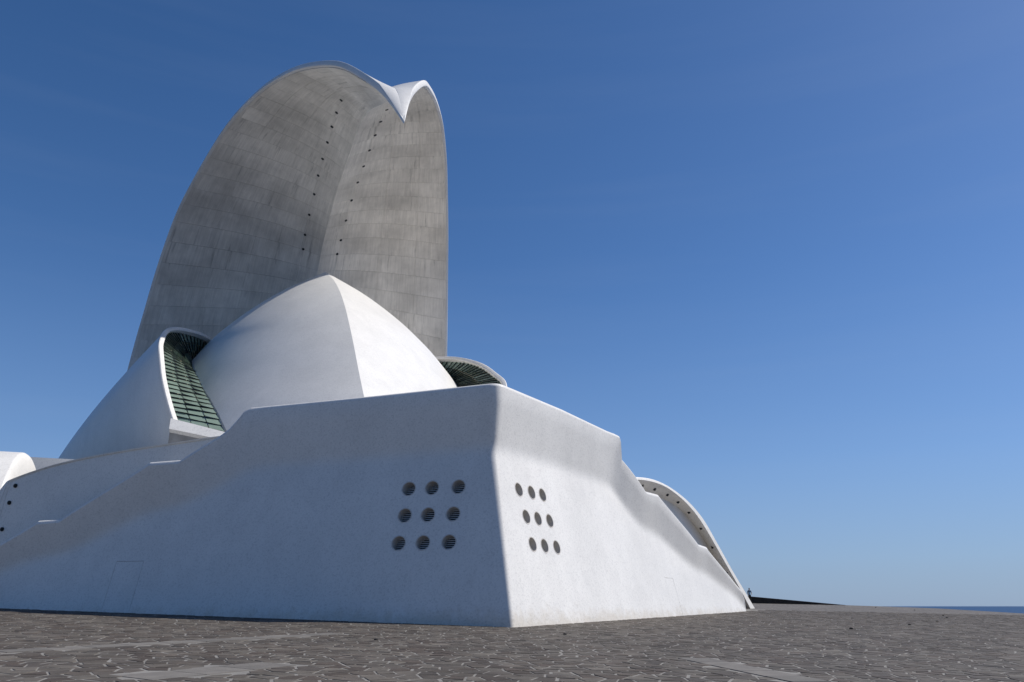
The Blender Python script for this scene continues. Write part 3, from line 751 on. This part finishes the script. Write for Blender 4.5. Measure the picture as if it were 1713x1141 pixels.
def stone_geo(x, y, poly, v, f, tn):
    base = len(v); n = len(poly); h = rr_.uniform(.005, .014); tx, ty = rr_.uniform(-.012, .012), rr_.uniform(-.012, .012)
    tone = rr_.choice(TONES); k_ = rr_.uniform(.66, 1.0); tone = (tone[0] * k_ * 1.10, tone[1] * k_ * 1.03, tone[2] * k_ * .93)
    for sc, dz in ((1.0, -.01), (.985, h * .8), (.93, h)):
        for p in poly:
            px, py = x + (p[0] - x) * sc, y + (p[1] - y) * sc
            v.append((px, py, gz(px, py) + dz + (tx * (p[0] - x) + ty * (p[1] - y) if dz > 0 else 0)))
    for r_ in (0, 1):
        for k in range(n): f.append((base + r_ * n + k, base + r_ * n + (k + 1) % n, base + (r_ + 1) * n + (k + 1) % n, base + (r_ + 1) * n + k))
    f.append(tuple(base + 2 * n + k for k in range(n)))
    tn += [tone] * (3 * n)
def stone_mesh(name, v, f, tn):
    me = bpy.data.meshes.new(name); me.from_pydata(v, [], f); me.update()
    ca = me.color_attributes.new('tone', 'FLOAT_COLOR', 'POINT')
    ca.data.foreach_set('color', np.c_[np.array(tn), np.ones(len(tn))].astype(np.float32).ravel()); me.materials.append(STONE); return me
vis = [c for c in cells if c[0] > 17.6 and abs(c[1]) < c[0] * .62]
near = set(id(c) for c in vis[:300])
V, F, TN = [], [], []
for c in cells:
    if id(c) in near:
        v, f, tn = [], [], []; stone_geo(c[1], c[0], c[2], v, f, tn); link('paving_stone', stone_mesh('paving_stone', v, f, tn), None, pavement)
    else: stone_geo(c[1], c[0], c[2], V, F, TN)
tag(link('paving_stones', stone_mesh('paving_stones', V, F, TN), None, pavement), kind='stuff')
for x0, y0, x1, y1, w in BANDS:
    ln = math.hypot(x1 - x0, y1 - y0); ux, uy = (x1 - x0) / ln, (y1 - y0) / ln; nx, ny = -uy * w / 2, ux * w / 2
    k_ = max(1, round(ln / 1.15))
    for k in range(k_):
        a0, a1 = ln * k / k_ + .008, ln * (k + 1) / k_ - .008; dz = rr_.uniform(.010, .022)
        q = [(x0 + ux * a0 + nx, y0 + uy * a0 + ny), (x0 + ux * a0 - nx, y0 + uy * a0 - ny), (x0 + ux * a1 - nx, y0 + uy * a1 - ny), (x0 + ux * a1 + nx, y0 + uy * a1 + ny)]
        v = [(x, y, gz(x, y) + dz) for x, y in q] + [(x, y, gz(x, y) - .02) for x, y in q]
        me = mesh('concrete_slab', v, [(0, 1, 2, 3), (0, 4, 5, 1), (1, 5, 6, 2), (2, 6, 7, 3), (3, 7, 4, 0)]); fix_normals(me); link('concrete_slab', me, BAND, pavement)

# ------------------------------------------------------------------ dark parapet wall at the plaza's edge
w0, w1 = (24.0, 101.2), (38.4, 100.6)
def wall_piece(name, t0, t1, h0, h1, zo0, zo1, th, mat, parent):
    q = []
    for t, h, zo in ((t0, h0, zo0), (t1, h1, zo1)):
        x, y = w0[0] + (w1[0] - w0[0]) * t, w0[1] + (w1[1] - w0[1]) * t
        for dy in (-th / 2, th / 2):
            for z in (zo, h): q.append((x, y + dy, gz(x, y) + z))
    me = mesh(name, q, [(0, 1, 3, 2), (4, 6, 7, 5), (0, 4, 5, 1), (2, 3, 7, 6), (1, 5, 7, 3), (0, 2, 6, 4)]); fix_normals(me); return link(name, me, mat, parent)
wall = bpy.data.objects.new('parapet_wall', None); COL.objects.link(wall)
tag(wall, 'low dark stone wall sloping down to nothing at the far edge of the plaza', 'wall')
NB = 8
for k in range(NB):
    t0, t1 = k / NB + .0006, (k + 1) / NB - .0006
    hf = lambda t: .98 * (1 - t) + .02
    wall_piece('wall_block', t0, t1, hf(t0) - .06, hf(t1) - .06, -.3, -.3, .5, BASALT, wall)
wall_piece('coping', 0, 1, 1.0, .02, .94, -.04, .56, COPING, wall)

# ------------------------------------------------------------------ person
def make_person(x, y, rot):
    root = bpy.data.objects.new('person', None); COL.objects.link(root); root.location = (x, y, gz(x, y)); root.rotation_euler = (0, 0, rot)
    tag(root, 'person in a blue top and dark trousers standing by the dark wall', 'person')
    J = {'pel': (0, 0, .95, .15, .12), 'wst': (0, .01, 1.08, .135, .10), 'chs': (0, .0, 1.28, .165, .115), 'nck': (0, .01, 1.46, .06, .06), 'hd0': (0, -.01, 1.54, .06, .065), 'hd1': (0, -.01, 1.63, .078, .095), 'hd2': (0, 0, 1.71, .06, .075),
         'shl': (-.18, 0, 1.41, .065, .06), 'ell': (-.25, .03, 1.15, .045, .045), 'wrl': (-.23, -.07, .93, .032, .03), 'hal': (-.225, -.10, .85, .035, .022),
         'shr': (.18, 0, 1.41, .065, .06), 'elr': (.29, .05, 1.17, .045, .045), 'wrr': (.24, -.10, 1.0, .032, .03), 'har': (.21, -.15, .95, .035, .022),
         'hpl': (-.095, 0, .88, .09, .09), 'knl': (-.11, -.02, .50, .06, .065), 'anl': (-.12, .03, .10, .042, .045), 'tol': (-.14, -.12, .04, .04, .035),
         'hpr': (.095, 0, .88, .09, .09), 'knr': (.12, -.01, .50, .06, .065), 'anr': (.14, .04, .10, .042, .045), 'tor': (.16, -.11, .04, .04, .035)}
    E_ = 'pel-wst wst-chs chs-nck nck-hd0 hd0-hd1 hd1-hd2 chs-shl shl-ell ell-wrl wrl-hal chs-shr shr-elr elr-wrr wrr-har pel-hpl hpl-knl knl-anl anl-tol pel-hpr hpr-knr knr-anr anr-tor'.split()
    ks = list(J); me = bpy.data.meshes.new('body'); me.from_pydata([J[q][:3] for q in ks], [tuple(ks.index(p) for p in e.split('-')) for e in E_], [])
    o = bpy.data.objects.new('body', me); COL.objects.link(o)
    o.modifiers.new('skin', 'SKIN'); sv = me.skin_vertices[0].data
    for q, s in zip(ks, sv): s.radius = J[q][3:]; s.use_root = q == 'pel'
    sb = o.modifiers.new('sub', 'SUBSURF'); sb.levels = 2; sb.render_levels = 2
    bpy.context.view_layer.update()
    nm = bpy.data.meshes.new_from_object(o.evaluated_get(bpy.context.evaluated_depsgraph_get()))
    o.modifiers.clear(); o.data = nm; o.parent = root
    for m_ in (make_plain('blue_cloth', (.02, .05, .12), .9), make_plain('dark_cloth', (.012, .012, .016), .9), make_plain('skin', (.32, .18, .12), .6), make_plain('hair', (.02, .014, .01), .8), make_plain('shoe', (.02, .02, .02), .6), make_plain('light_cloth', (.16, .30, .42), .9)): nm.materials.append(m_)
    for p in nm.polygons:
        c = p.center; p.use_smooth = True
        arm = abs(c.x) > .19 and c.z < 1.25 and c.z > .7
        p.material_index = 3 if (c.z > 1.66 or (c.z > 1.56 and c.y > .03)) else 2 if c.z > 1.46 or (arm and c.z < 1.2 and abs(c.x) > .2) else 4 if c.z < .09 else 1 if c.z < .96 else 5 if (c.z < 1.3 and c.y < -.04 and abs(c.x) < .15) else 0
    return root
make_person(27.2, 99.4, R(20))

# ------------------------------------------------------------------ loose pebbles on the plaza
for k, (px, py, s) in enumerate([(945, 1062, .12), (1424, 1053, .16), (1522, 1046, .13), (1568, 1040, .11), (1584, 1034, .13), (1578, 1030, .12), (1465, 1016.5, .12), (1530, 1021, .11), (629, 1071, .10)]):
    x, y = unproj(px, py)
    bm = bmesh.new(); bmesh.ops.create_icosphere(bm, subdivisions=2, radius=s * .65)
    for v in bm.verts: v.co *= 1 + rnd.uniform(-.18, .18); v.co.z *= .55
    me = bpy.data.meshes.new('pebble'); bm.to_mesh(me); bm.free()
    o = link('pebble', me, BASALT, None, True); o.location = (x, y, gz(x, y) + s * .22)
    tag(o, 'small dark loose stone lying on the open paving', 'stone', 'loose stones on the paving')
